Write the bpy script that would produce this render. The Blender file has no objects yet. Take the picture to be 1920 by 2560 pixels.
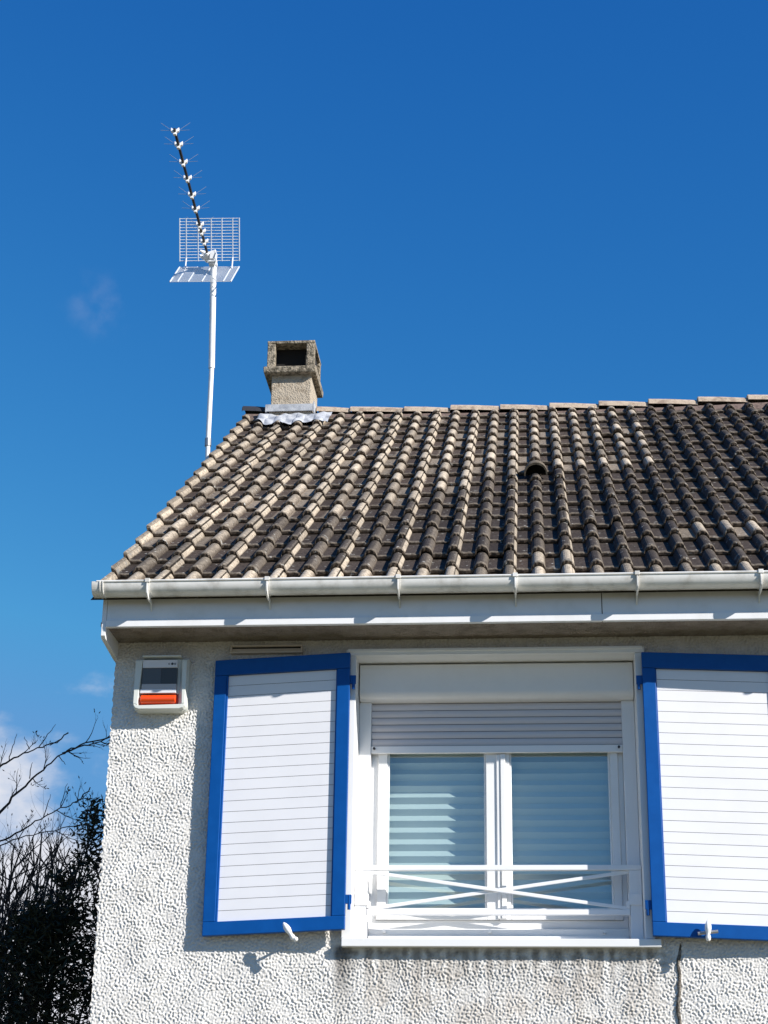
import bpy, bmesh, math, random
import numpy as np
from mathutils import Vector, Matrix
R_ = math.radians
C = bpy.context.scene.collection
SC = bpy.context.scene
random.seed(7)
rng = np.random.default_rng(11)
EYE = 1.7                      # camera height above the ground; every z below is measured from the eye

# ------------------------------------------------------------------ camera
cam_d = bpy.data.cameras.new('camera'); cam = bpy.data.objects.new('camera', cam_d); C.objects.link(cam)
CF, CP, CY, CR, CD = 4.446, R_(21.38), R_(-5.04), R_(0.82), 8.8086
fw = Vector((math.sin(CY)*math.cos(CP), math.cos(CY)*math.cos(CP), math.sin(CP)))
rt = Vector((math.cos(CY), -math.sin(CY), 0)); up = rt.cross(fw)
rt, up = math.cos(CR)*rt + math.sin(CR)*up, -math.sin(CR)*rt + math.cos(CR)*up
M = Matrix((rt, up, -fw)).transposed().to_4x4(); M.translation = Vector((0, -CD, EYE))
cam.matrix_world = M
cam_d.sensor_fit = 'HORIZONTAL'; cam_d.sensor_width = 36; cam_d.lens = CF*36/1.92
cam_d.clip_end = 3000; SC.camera = cam

# ------------------------------------------------------------------ sky, sun, exposure
SUN = Vector((1.74, -1.0, 1.17)).normalized()          # towards the sun
SUN_EL = math.asin(SUN.z); SUN_ROT = math.atan2(SUN.x, SUN.y)
W = bpy.data.worlds.new('World'); SC.world = W; W.use_nodes = True
nt = W.node_tree; N = nt.nodes; Lk = nt.links; N.clear()
out = N.new('ShaderNodeOutputWorld'); bg = N.new('ShaderNodeBackground'); sky = N.new('ShaderNodeTexSky')
sky.sky_type = 'NISHITA'; sky.sun_disc = False; sky.sun_elevation = SUN_EL; sky.sun_rotation = SUN_ROT
sky.air_density = 1.0; sky.dust_density = 0.2; sky.ozone_density = 4.0; sky.altitude = 300
bg.inputs['Strength'].default_value = 0.065
def mth(op, a, b):
    m = N.new('ShaderNodeMath'); m.operation = op
    for k, v in enumerate((a, b)):
        if isinstance(v, (int, float)): m.inputs[k].default_value = v
        else: Lk.new(v, m.inputs[k])
    return m.outputs[0]
tc = N.new('ShaderNodeTexCoord'); sep = N.new('ShaderNodeSeparateXYZ'); Lk.new(tc.outputs['Generated'], sep.inputs[0])
sp = N.new('ShaderNodeSeparateColor'); cb = N.new('ShaderNodeCombineColor'); Lk.new(sky.outputs[0], sp.inputs[0])
for ch, (x_, y_, p_, cap_) in enumerate(((0.64, 0.132, 2.18, 1.2), (1.2, 1.24, 1.28, 3.4), (2.46, 4.4, 0.67, 6.8))):   # the deep blue of this clear day
    Lk.new(mth('MINIMUM', mth('MULTIPLY', mth('POWER', mth('DIVIDE', sp.outputs[ch], x_), p_), y_), cap_), cb.inputs[ch])
mp = N.new('ShaderNodeMapping'); mp.inputs['Scale'].default_value = (1, 1, 1.7); mp.inputs['Location'].default_value = (5.6, 0.4, 2.2)
Lk.new(tc.outputs['Generated'], mp.inputs[0])
cn = N.new('ShaderNodeTexNoise'); cn.inputs['Scale'].default_value = 9; cn.inputs['Detail'].default_value = 7; cn.inputs['Roughness'].default_value = 0.55
Lk.new(mp.outputs[0], cn.inputs['Vector'])
elm = N.new('ShaderNodeMapRange'); elm.inputs[1].default_value = 0.12; elm.inputs[2].default_value = 0.357
elm.inputs[3].default_value = 0.34; elm.inputs[4].default_value = -0.30; Lk.new(sep.outputs['Z'], elm.inputs[0])
ad = N.new('ShaderNodeMath'); ad.operation = 'ADD'; Lk.new(cn.outputs[0], ad.inputs[0])
azm = N.new('ShaderNodeMapRange'); azm.inputs[1].default_value = -0.35; azm.inputs[2].default_value = 0.35; azm.inputs[3].default_value = -0.30; azm.inputs[4].default_value = 0.0
Lk.new(sep.outputs['Y'], azm.inputs[0]); Lk.new(mth('ADD', elm.outputs[0], azm.outputs[0]), ad.inputs[1])      # the street side of the sky is clear
cr = N.new('ShaderNodeMapRange'); cr.interpolation_type = 'SMOOTHSTEP'; cr.inputs[1].default_value = 0.50; cr.inputs[2].default_value = 0.72
cr.inputs[3].default_value = 0.0; cr.inputs[4].default_value = 0.92; Lk.new(ad.outputs[0], cr.inputs[0])
wd = ((245-960)*rt - (765-1280)*up + CF*1000*fw).normalized()
vd = N.new('ShaderNodeVectorMath'); vd.operation = 'DISTANCE'; vd.inputs[1].default_value = wd; Lk.new(tc.outputs['Generated'], vd.inputs[0])
wn = N.new('ShaderNodeTexNoise'); wn.inputs['Scale'].default_value = 60; wn.inputs['Detail'].default_value = 5; Lk.new(tc.outputs['Generated'], wn.inputs['Vector'])
wr = N.new('ShaderNodeMapRange'); wr.interpolation_type = 'SMOOTHSTEP'; wr.inputs[1].default_value = 0.026; wr.inputs[2].default_value = 0.0; wr.inputs[3].default_value = 0.0; wr.inputs[4].default_value = 0.6; Lk.new(vd.outputs['Value'], wr.inputs[0])
wq = N.new('ShaderNodeMapRange'); wq.interpolation_type = 'SMOOTHSTEP'; wq.inputs[1].default_value = 0.52; wq.inputs[2].default_value = 0.95; wq.inputs[3].default_value = 0.0; wq.inputs[4].default_value = 0.11; Lk.new(mth('ADD', wn.outputs[0], mth('MULTIPLY', wr.outputs[0], 0.45)), wq.inputs[0])
wisp = mth('MULTIPLY', wq.outputs[0], mth('MULTIPLY', wr.outputs[0], 1.6)); cov = mth('MAXIMUM', cr.outputs[0], wisp)
cm = N.new('ShaderNodeMix'); cm.data_type = 'RGBA'; cm.inputs[7].default_value = (8.4, 8.4, 8.9, 1)
Lk.new(cov, cm.inputs[0]); Lk.new(cb.outputs[0], cm.inputs[6])
Lk.new(cm.outputs[2], bg.inputs['Color']); Lk.new(bg.outputs[0], out.inputs[0])

sl = bpy.data.lights.new('sun', 'SUN'); so = bpy.data.objects.new('sun', sl); C.objects.link(so)
sl.energy = 5.0; sl.angle = R_(0.5); sl.color = (1.0, 0.95, 0.88)
so.rotation_euler = SUN.to_track_quat('Z', 'Y').to_euler(); so.location = (12, -8, 12)
SC.view_settings.view_transform = 'Standard'; SC.view_settings.look = 'None'
SC.view_settings.exposure = 0.6; SC.view_settings.gamma = 1.0; SC.view_settings.use_curve_mapping = False

# ------------------------------------------------------------------ materials
def mat(name, col, rough=0.6, metal=0.0, spec=0.5, noise=None, bump=None, coat=0.0):
    """noise = (scale, second colour, low, high); bump = (scale, strength, distance)"""
    m = bpy.data.materials.new(name); m.use_nodes = True
    n = m.node_tree.nodes; l = m.node_tree.links; b = n['Principled BSDF']
    b.inputs['Base Color'].default_value = (*col, 1); b.inputs['Roughness'].default_value = rough
    b.inputs['Metallic'].default_value = metal; b.inputs['Specular IOR Level'].default_value = spec
    b.inputs['Coat Weight'].default_value = coat
    t = n.new('ShaderNodeTexCoord')
    if noise:
        sc, c2, lo, hi = noise
        a = n.new('ShaderNodeTexNoise'); a.inputs['Scale'].default_value = sc; a.inputs['Detail'].default_value = 6
        a.inputs['Roughness'].default_value = 0.65; l.new(t.outputs['Object'], a.inputs['Vector'])
        r = n.new('ShaderNodeMapRange'); r.interpolation_type = 'SMOOTHSTEP'
        r.inputs[1].default_value = lo; r.inputs[2].default_value = hi; l.new(a.outputs[0], r.inputs[0])
        x = n.new('ShaderNodeMix'); x.data_type = 'RGBA'; x.inputs[6].default_value = (*col, 1); x.inputs[7].default_value = (*c2, 1)
        l.new(r.outputs[0], x.inputs[0]); l.new(x.outputs[2], b.inputs['Base Color'])
    if bump:
        sc, st, di = bump
        a2 = n.new('ShaderNodeTexNoise'); a2.inputs['Scale'].default_value = sc; a2.inputs['Detail'].default_value = 4
        l.new(t.outputs['Object'], a2.inputs['Vector'])
        bp = n.new('ShaderNodeBump'); bp.inputs['Strength'].default_value = st; bp.inputs['Distance'].default_value = di
        l.new(a2.outputs[0], bp.inputs['Height']); l.new(bp.outputs[0], b.inputs['Normal'])
    return m

def attr_mat(name, attr, rough, bump, speck=None, noise_amt=0.5, nscale=60, coarse=False):
    """colour comes from a mesh colour attribute, broken up by noise; optional pale lichen specks"""
    m = bpy.data.materials.new(name); m.use_nodes = True
    n = m.node_tree.nodes; l = m.node_tree.links; b = n['Principled BSDF']
    b.inputs['Roughness'].default_value = rough; b.inputs['Specular IOR Level'].default_value = 0.12
    t = n.new('ShaderNodeTexCoord'); at = n.new('ShaderNodeAttribute'); at.attribute_name = attr
    a = n.new('ShaderNodeTexNoise'); a.inputs['Scale'].default_value = nscale; a.inputs['Detail'].default_value = 5
    a.inputs['Roughness'].default_value = 0.7; l.new(t.outputs['Object'], a.inputs['Vector'])
    r = n.new('ShaderNodeMapRange'); r.inputs[1].default_value = 0.3; r.inputs[2].default_value = 0.7
    r.inputs[3].default_value = 1 - noise_amt; r.inputs[4].default_value = 1 + noise_amt; l.new(a.outputs[0], r.inputs[0])
    v = n.new('ShaderNodeVectorMath'); v.operation = 'SCALE'; l.new(at.outputs['Color'], v.inputs[0]); l.new(r.outputs[0], v.inputs['Scale'])
    colout = v.outputs[0]
    if speck:
        for (sc, lo, hi, c) in speck:
            s = n.new('ShaderNodeTexNoise'); s.inputs['Scale'].default_value = sc; s.inputs['Detail'].default_value = 3
            l.new(t.outputs['Object'], s.inputs['Vector'])
            q = n.new('ShaderNodeMapRange'); q.inputs[1].default_value = lo; q.inputs[2].default_value = hi; l.new(s.outputs[0], q.inputs[0])
            x = n.new('ShaderNodeMix'); x.data_type = 'RGBA'; x.inputs[7].default_value = (*c, 1)
            l.new(q.outputs[0], x.inputs[0]); l.new(colout, x.inputs[6]); colout = x.outputs[2]
    l.new(colout, b.inputs['Base Color'])
    a2 = n.new('ShaderNodeTexNoise'); a2.inputs['Scale'].default_value = bump[0]; a2.inputs['Detail'].default_value = 5
    l.new(t.outputs['Object'], a2.inputs['Vector'])
    bp = n.new('ShaderNodeBump'); bp.inputs['Strength'].default_value = bump[1]; bp.inputs['Distance'].default_value = bump[2]
    l.new(a2.outputs[0], bp.inputs['Height']); l.new(bp.outputs[0], b.inputs['Normal'])
    if coarse:      # walls outside the modelled relief get the same lumps as bump (attribute alpha 0)
        a3 = n.new('ShaderNodeTexNoise'); a3.inputs['Scale'].default_value = 42; a3.inputs['Detail'].default_value = 2; l.new(t.outputs['Object'], a3.inputs['Vector'])
        b3 = n.new('ShaderNodeBump'); b3.inputs['Distance'].default_value = 0.03
        iv = n.new('ShaderNodeMath'); iv.operation = 'SUBTRACT'; iv.inputs[0].default_value = 1.0; l.new(at.outputs['Alpha'], iv.inputs[1])
        l.new(iv.outputs[0], b3.inputs['Strength']); l.new(a3.outputs[0], b3.inputs['Height']); l.new(bp.outputs[0], b3.inputs['Normal']); l.new(b3.outputs[0], b.inputs['Normal'])
    return m

STUCCO = attr_mat('rough_render', 'tone', 0.9, (420, 0.35, 0.004), noise_amt=0.10, nscale=18, coarse=True)
TILE = attr_mat('concrete_tile', 'tone', 0.8, (260, 0.5, 0.004),
                speck=[(34, 0.67, 0.72, (0.42, 0.41, 0.38)), (13, 0.66, 0.74, (0.20, 0.19, 0.17))], noise_amt=0.62, nscale=56)
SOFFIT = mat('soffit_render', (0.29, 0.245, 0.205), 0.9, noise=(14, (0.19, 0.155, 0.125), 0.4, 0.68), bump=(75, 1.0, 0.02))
PVC = mat('white_pvc', (0.80, 0.80, 0.80), 0.35, noise=(3, (0.76, 0.76, 0.75), 0.3, 0.7))
FASCIA = mat('fascia_white', (0.78, 0.78, 0.79), 0.4, noise=(6, (0.70, 0.70, 0.70), 0.45, 0.75))
GUTTER = mat('weathered_gutter', (0.74, 0.73, 0.70), 0.42, noise=(7, (0.52, 0.50, 0.46), 0.45, 0.72), bump=(60, 0.06, 0.004))
ALU = mat('white_aluminium', (0.80, 0.80, 0.81), 0.38)
BOXW = mat('roller_box_white', (0.79, 0.785, 0.78), 0.32, noise=(5, (0.75, 0.745, 0.74), 0.35, 0.7))
SLATG = mat('roller_slat_grey', (0.60, 0.58, 0.61), 0.45)
GAP = mat('dark_groove', (0.10, 0.10, 0.11), 0.8)
BLUE = mat('blue_paint', (0.001, 0.066, 0.275), 0.42, spec=0.22, noise=(14, (0.002, 0.075, 0.305), 0.35, 0.7), bump=(180, 0.06, 0.002))
SLAT = mat('shutter_slat_white', (0.76, 0.76, 0.79), 0.5, noise=(4, (0.73, 0.73, 0.76), 0.35, 0.7))
BLIND = mat('pleated_fabric', (0.75, 0.76, 0.745), 0.9)
CONC = mat('chimney_concrete', (0.45, 0.385, 0.30), 0.95, noise=(20, (0.24, 0.19, 0.135), 0.46, 0.78), bump=(90, 0.9, 0.015))
CONCD = mat('mossy_concrete', (0.34, 0.29, 0.22), 0.95, noise=(30, (0.10, 0.085, 0.06), 0.42, 0.6), bump=(80, 1.0, 0.015))
SHADE_BLACK = mat('interior_shade_black', (0.010, 0.009, 0.008), 0.95)  # near-black colour standing for the shade inside openings
RIDGED = mat('dark_ridge_tile', (0.022, 0.024, 0.034), 0.7, bump=(60, 0.3, 0.005))  # darker colour for the one end tile beside the chimney
LEAD = mat('lead_flashing', (0.46, 0.475, 0.50), 0.6, metal=0.1, noise=(16, (0.30, 0.315, 0.345), 0.4, 0.7), bump=(30, 0.35, 0.01))
RIDGE = mat('ridge_tile_clay', (0.46, 0.37, 0.28), 0.9, noise=(20, (0.27, 0.20, 0.15), 0.42, 0.68), bump=(90, 0.5, 0.006))
MORTAR = mat('ridge_mortar', (0.17, 0.12, 0.10), 0.95, noise=(30, (0.10, 0.07, 0.06), 0.4, 0.65), bump=(60, 0.6, 0.01))
GALV = mat('galvanised_steel', (0.80, 0.80, 0.80), 0.45, metal=0.1, noise=(12, (0.66, 0.67, 0.69), 0.4, 0.7))
WPLA = mat('antenna_plastic', (0.82, 0.82, 0.82), 0.4)
BOOM = mat('boom_metal', (0.018, 0.016, 0.018), 0.5)
DROD = mat('director_rod_grey', (0.22, 0.27, 0.36), 0.5)
ROD = mat('rod_aluminium', (0.80, 0.83, 0.87), 0.4, metal=0.2)
SIREN = mat('siren_casing', (0.66, 0.68, 0.64), 0.45)
SIRENP = mat('siren_panel', (0.74, 0.73, 0.76), 0.4)
SMOKED = mat('smoked_plastic', (0.085, 0.083, 0.086), 0.3)
SMOKEB = mat('smoked_plastic_brown', (0.05, 0.042, 0.036), 0.3)
GREYB = mat('siren_grey_band', (0.44, 0.42, 0.43), 0.5)
AMBER = mat('amber_lens', (0.78, 0.068, 0.006), 0.25, coat=0.3)
REDD = mat('lens_recess', (0.28, 0.03, 0.02), 0.5)
INK = mat('printed_mark', (0.03, 0.03, 0.04), 0.6)
VENT = mat('vent_plastic', (0.56, 0.48, 0.39), 0.6)
STEEL = mat('dull_steel', (0.35, 0.35, 0.36), 0.45, metal=0.7)
BARK = mat('bark', (0.065, 0.048, 0.038), 0.9, noise=(40, (0.025, 0.02, 0.018), 0.4, 0.6), bump=(120, 0.5, 0.006))
LEAF = mat('evergreen_leaf', (0.034, 0.034, 0.016), 0.6, spec=0.25, noise=(5, (0.012, 0.018, 0.009), 0.35, 0.65))
JOINT = mat('cracked_joint', (0.22, 0.195, 0.165), 0.95, noise=(50, (0.07, 0.06, 0.05), 0.4, 0.6), bump=(80, 0.8, 0.01))
GROUND = mat('dry_lawn', (0.19, 0.16, 0.09), 0.95, noise=(0.6, (0.10, 0.11, 0.05), 0.35, 0.65), bump=(20, 0.6, 0.03))
INNER = mat('plain_plaster', (0.35, 0.34, 0.33), 0.9)

def glass_mat():
    m = bpy.data.materials.new('window_glass'); m.use_nodes = True
    n = m.node_tree.nodes; l = m.node_tree.links; n.clear()
    o = n.new('ShaderNodeOutputMaterial'); mx = n.new('ShaderNodeMixShader')
    tr = n.new('ShaderNodeBsdfTransparent'); tr.inputs[0].default_value = (0.70, 0.80, 0.80, 1)
    gl = n.new('ShaderNodeBsdfGlossy'); gl.inputs['Roughness'].default_value = 0.02; gl.inputs[0].default_value = (0.95, 0.98, 1, 1)
    ge = n.new('ShaderNodeNewGeometry'); dt = n.new('ShaderNodeVectorMath'); dt.operation = 'DOT_PRODUCT'
    l.new(ge.outputs['Incoming'], dt.inputs[0]); l.new(ge.outputs['True Normal'], dt.inputs[1])
    def mt(op, a, b=0.0):
        q = n.new('ShaderNodeMath'); q.operation = op
        for k, v in enumerate((a, b)):
            if isinstance(v, (int, float)): q.inputs[k].default_value = v
            else: l.new(v, q.inputs[k])
        return q.outputs[0]
    refl = mt('ADD', mt('MULTIPLY', mt('POWER', mt('SUBTRACT', 1.0, mt('ABSOLUTE', dt.outputs['Value'])), 5.0), 0.75), 0.22)   # double glazing seen from either side
    t = n.new('ShaderNodeTexCoord'); a = n.new('ShaderNodeTexNoise'); a.inputs['Scale'].default_value = 2.5; a.inputs['Detail'].default_value = 1
    l.new(t.outputs['Object'], a.inputs['Vector'])
    b = n.new('ShaderNodeBump'); b.inputs['Strength'].default_value = 0.05; b.inputs['Distance'].default_value = 0.02
    l.new(a.outputs[0], b.inputs['Height']); l.new(b.outputs[0], gl.inputs['Normal'])
    l.new(refl, mx.inputs[0]); l.new(tr.outputs[0], mx.inputs[1]); l.new(gl.outputs[0], mx.inputs[2])
    l.new(mx.outputs[0], o.inputs[0])
    return m
GLASS = glass_mat()

# ------------------------------------------------------------------ mesh helpers
class MB:
    def __init__(s): s.v = []; s.f = []; s.c = []
    def vert(s, p): s.v.append(tuple(p)); return len(s.v)-1
    def quad(s, a, b, c, d): i = len(s.v); s.v += [tuple(a), tuple(b), tuple(c), tuple(d)]; s.f.append((i, i+1, i+2, i+3))
    def hexa(s, p):      # 8 corners: bottom ring 0-3, top ring 4-7
        i = len(s.v); s.v += [tuple(q) for q in p]
        for f in ((3,2,1,0),(4,5,6,7),(0,1,5,4),(1,2,6,5),(2,3,7,6),(3,0,4,7)): s.f.append(tuple(i+k for k in f))
    def box(s, x0, x1, y0, y1, z0, z1):
        s.hexa([(x0,y0,z0),(x1,y0,z0),(x1,y1,z0),(x0,y1,z0),(x0,y0,z1),(x1,y0,z1),(x1,y1,z1),(x0,y1,z1)])
    def bar(s, a, b, w, h, upv=(0,0,1)):   # rectangular bar from a to b
        a = Vector(a); b = Vector(b); d = (b-a).normalized(); u = Vector(upv); r = d.cross(u).normalized(); u = r.cross(d)
        r = r*w/2; u = u*h/2
        s.hexa([a-r-u, a+r-u, b+r-u, b-r-u, a-r+u, a+r+u, b+r+u, b-r+u])
    def tube(s, pts, rad, n=8, cap=True):
        pts = [Vector(p) for p in pts]
        if not isinstance(rad, (list, tuple)): rad = [rad]*len(pts)
        base = len(s.v); d0 = (pts[1]-pts[0]).normalized()
        r = d0.orthogonal().normalized()
        for k, p in enumerate(pts):
            d = (pts[min(k+1, len(pts)-1)]-pts[max(k-1, 0)]).normalized()
            r = (r - d*r.dot(d)).normalized(); q = d.cross(r)
            for j in range(n):
                t = 2*math.pi*j/n; s.v.append(tuple(p + (r*math.cos(t)+q*math.sin(t))*rad[k]))
        for k in range(len(pts)-1):
            for j in range(n):
                a = base+k*n+j; b = base+k*n+(j+1) % n; s.f.append((a, b, b+n, a+n))
        if cap:
            e = base+(len(pts)-1)*n; c0 = len(s.v); s.v += s.v[base:base+n]+s.v[e:e+n]      # caps get their own corners so the sides shade evenly
            s.f.append(tuple(c0+j for j in reversed(range(n)))); s.f.append(tuple(c0+n+j for j in range(n)))
    def prism(s, poly, axis, a, b):       # poly of 2-D points extruded along axis 'x'/'y'/'z' from a to b
        def P(p, t):
            return {'x': (t, p[0], p[1]), 'y': (p[0], t, p[1]), 'z': (p[0], p[1], t)}[axis]
        n = len(poly); i = len(s.v)
        s.v += [P(p, a) for p in poly] + [P(p, b) for p in poly]
        s.f.append(tuple(i+k for k in range(n))); s.f.append(tuple(i+n+k for k in reversed(range(n))))
        for k in range(n): s.f.append((i+k, i+n+k, i+n+(k+1) % n, i+(k+1) % n))
    def grid(s, rows):                    # list of rows of points
        i = len(s.v); m = len(rows[0])
        for r in rows: s.v += [tuple(p) for p in r]
        for a in range(len(rows)-1):
            for b in range(m-1): k = i+a*m+b; s.f.append((k, k+1, k+m+1, k+m))
    def build(s, name, material, parent=None, root=None, bevel=0, smooth=False, tone=None, recalc=True):
        me = bpy.data.meshes.new(name); off = Vector(root.location) if root else Vector((0,0,0))
        v = [(p[0]-off.x, p[1]-off.y, p[2]+EYE-off.z) for p in s.v]
        me.from_pydata(v, [], s.f); me.update()
        if recalc: bm = bmesh.new(); bm.from_mesh(me); bmesh.ops.recalc_face_normals(bm, faces=bm.faces); bm.to_mesh(me); bm.free()
        me.materials.append(material)
        if tone is not None:
            at = me.color_attributes.new('tone', 'FLOAT_COLOR', 'POINT')
            at.data.foreach_set('color', np.asarray(tone, dtype=np.float32).ravel())
        o = bpy.data.objects.new(name, me); C.objects.link(o)
        if root: o.parent = parent or root
        if smooth:
            me.polygons.foreach_set('use_smooth', [True]*len(me.polygons))
        if bevel:
            b = o.modifiers.new('bevel', 'BEVEL'); b.width = bevel; b.segments = 2; b.limit_method = 'ANGLE'; b.angle_limit = R_(40)
            b.harden_normals = False
        return o

def thing(name, label, cat, loc, group=None):
    o = bpy.data.objects.new(name, None); C.objects.link(o); o.empty_display_size = 0.2
    o.location = (loc[0], loc[1], loc[2]+EYE); o['label'] = label; o['category'] = cat
    if group: o['group'] = group
    return o
def tag(o, label, cat, group=None):
    o['label'] = label; o['category'] = cat
    if group: o['group'] = group
    return o
def bproj(x, y, Y):            # point of the place at depth Y seen at photo pixel (x, y): used only to read off where real things stand
    d = (x-960)*rt - (y-1280)*up + CF*1000*fw
    t = (CD+Y)/d.y
    return Vector((d.x*t, Y, d.z*t))

# ------------------------------------------------------------------ ground
g = MB(); gr = []
GZ = -EYE
ns = 40
for a in range(ns+1):
    row = []
    for b in range(ns+1):
        f = lambda t: math.copysign(abs(t)**3, t)*1200
        x = f(2*b/ns-1); y = f(2*a/ns-1); row.append((x, y, GZ))
    gr.append(row)
g.grid(gr)
go = g.build('ground', GROUND); go['kind'] = 'structure'

# ================================================================== HOUSE
XC = -2.177          # left corner
XE = 7.0             # right end, beyond the frame
YR = 3.93            # ridge
TH = R_(34.344); TT = math.tan(TH); EX = 0.31029; B = 0.15; X0 = 0.0387; Y0 = -0.38; Z0 = 2.9468
OX0, OX1, OZ0, OZ1 = -0.906, 0.518, 1.20, 2.660          # window opening
house = thing('house', 'cream rough-rendered house with brown tiled roof, white gutter and blue framed shutters', 'house', (2.4, 4, GZ))

# ---- front wall: a real relief of trowelled render
def field(nz, nx, d, lam, bw, seed):
    r = np.random.default_rng(seed); w = np.fft.fft2(r.standard_normal((nz, nx)))
    fz = np.fft.fftfreq(nz, d)[:, None]; fx = np.fft.fftfreq(nx, d)[None, :]
    k = np.sqrt(fx*fx+fz*fz); f0 = 1/lam
    h = np.real(np.fft.ifft2(w*np.exp(-((k-f0)/(bw*f0))**2))); return h/h.std()
def relief_wall():
    d = 0.0036; xs = np.arange(XC, 2.6, d); zs = np.arange(0.35, 2.752, d); nx, nz = len(xs), len(zs)
    h1 = field(nz, nx, d, 0.0195, 0.48, 3); h2 = field(nz, nx, d, 0.013, 0.4, 5); h4 = field(nz, nx, d, 0.11, 0.6, 51); h3 = field(nz, nx, d, 0.35, 0.5, 9)
    h = np.tanh(1.3*h1+0.25*h4)*0.0025*np.clip(0.95+0.28*h4, 0.35, 1.5) + 0.0010*h2 + 0.0012*h3
    X, Z = np.meshgrid(xs, zs)
    X = X.copy(); X[:, 0] += 0.6*field(nz, 8, d, 0.05, 0.5, 21)[:, 0]*0.004
    Y = -0.003-h
    hole = (X > OX0-0.012) & (X < OX1+0.012) & (Z > OZ0-0.005) & (Z < OZ1+0.012)
    Y = np.where((X > OX0-0.06) & (X < OX1+0.06) & (Z > OZ0-0.0) & (Z < OZ1+0.03), np.maximum(Y, -0.006), Y)
    idx = np.arange(nx*nz).reshape(nz, nx)
    q = np.stack([idx[:-1, :-1], idx[:-1, 1:], idx[1:, 1:], idx[1:, :-1]], -1)
    keep = ~(hole[:-1, :-1] & hole[:-1, 1:] & hole[1:, 1:] & hole[1:, :-1])
    q = q[keep].astype(np.int32)
    co = np.stack([X, Y, Z], -1).reshape(-1, 3)
    # colour: off-white paint, weathering stains that stay where they are (below the sill), browner towards the top
    base = np.array([0.70, 0.68, 0.65])
    n3 = field(nz, nx, d, 0.25, 0.6, 31); n4 = field(nz, nx, d, 0.06, 0.6, 33); n5 = field(nz, nx, d, 0.012, 0.5, 37)
    strk = field(1, nx, d, 0.07, 0.7, 41)
    blotch = np.clip((X+0.95)/0.2, 0, 1)*np.clip((0.75-X)/0.3, 0, 1)*np.clip((1.15-Z)/0.1, 0, 1)*np.clip(0.12+0.22*n3+0.06*strk, 0, 0.35)
    below = np.clip((1.19-Z)/0.03, 0, 1)*np.exp(-np.clip(1.19-Z, 0, 9)/0.11)
    inx = np.clip((X+1.02)/0.06, 0, 1)*np.clip((0.66-X)/0.06, 0, 1)
    st = below*inx*np.clip(0.55+0.30*strk+0.18*n4, 0, 0.9)
    edge = np.exp(-((X+0.955)/0.035)**2)*np.clip((1.20-Z)/0.02, 0, 1)*np.exp(-np.clip(1.2-Z, 0, 9)/0.20)*0.75
    st = np.clip(st+edge, 0, 0.85)
    grime_hollow = np.clip(n5*0.5+0.2, 0, 1)*0.07 + np.clip(-h1*0.5, 0, 1)*0.09        # fine grime, and a darker tone in the hollows of the render
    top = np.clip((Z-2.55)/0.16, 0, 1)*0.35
    k = (1-grime_hollow)*(1+0.025*n3)*(1-0.75*st)
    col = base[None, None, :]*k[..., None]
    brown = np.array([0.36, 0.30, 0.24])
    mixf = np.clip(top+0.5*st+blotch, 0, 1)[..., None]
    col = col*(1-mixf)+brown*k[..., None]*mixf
    return co, q, np.concatenate([col, np.ones((nz, nx, 1))], -1).reshape(-1, 4)
def np_mesh(name, co, q, tone, material, root):
    me = bpy.data.meshes.new(name); off = root.location
    co = co - np.array([off.x, off.y, off.z-EYE])
    me.vertices.add(len(co)); me.vertices.foreach_set('co', co.astype(np.float32).ravel())
    me.loops.add(q.size); me.loops.foreach_set('vertex_index', q.ravel().astype(np.int32))
    me.polygons.add(len(q)); me.polygons.foreach_set('loop_start', np.arange(0, q.size, 4, dtype=np.int32))
    me.polygons.foreach_set('loop_total', np.full(len(q), 4, dtype=np.int32))
    me.polygons.foreach_set('use_smooth', np.ones(len(q), dtype=bool)); me.update(calc_edges=True); me.validate()
    at = me.color_attributes.new('tone', 'FLOAT_COLOR', 'POINT'); at.data.foreach_set('color', tone.astype(np.float32).ravel())
    me.materials.append(material); return me
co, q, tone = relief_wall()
# the rest of the shell (gable, back, lower and right-hand front) joins the same wall mesh
w = MB()
ZT = 2.74
def gz(y): return Z0 - 0.10 + (min(y, 2*YR-y)-Y0)*TT       # underside of the roof at depth y
YB = 2*YR
w.quad((XC, 0, GZ), (XE, 0, GZ), (XE, 0, 0.349), (XC, 0, 0.349))
w.quad((2.597, 0, 0.349), (XE, 0, 0.349), (XE, 0, ZT), (2.597, 0, ZT))
for xg in (XC+0.004, XE):
    ys = [0, 0.5, 2.0, YR, 6.0, YB]
    for a, b in zip(ys[:-1], ys[1:]): w.quad((xg, a, GZ), (xg, b, GZ), (xg, b, gz(b)), (xg, a, gz(a)))
w.quad((XC, YB, GZ), (XE, YB, GZ), (XE, YB, gz(YB)), (XC, YB, gz(YB)))
n0 = len(co); co = np.concatenate([co, np.array(w.v)]); q = np.concatenate([q, np.array(w.f)+n0])
tone = np.concatenate([tone, np.tile(np.array([[0.56, 0.545, 0.52, 0.0]]), (len(w.v), 1))])
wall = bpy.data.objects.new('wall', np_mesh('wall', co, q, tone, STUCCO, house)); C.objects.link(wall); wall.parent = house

# cracked joint running down the render on the right
j = MB(); pts = []; rr = []
z = 1.205; x = 0.682
while z > 0.3:
    pts.append((x, -0.004, z)); rr.append(0.003+0.0068*min(1, (1.22-z)/0.07)*random.uniform(0.7, 1.15))
    z -= random.uniform(0.014, 0.03); x += random.uniform(-0.005, 0.0035)
j.tube(pts, rr, 7); j.build('wall_crack', JOINT, root=house, smooth=True)

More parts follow.
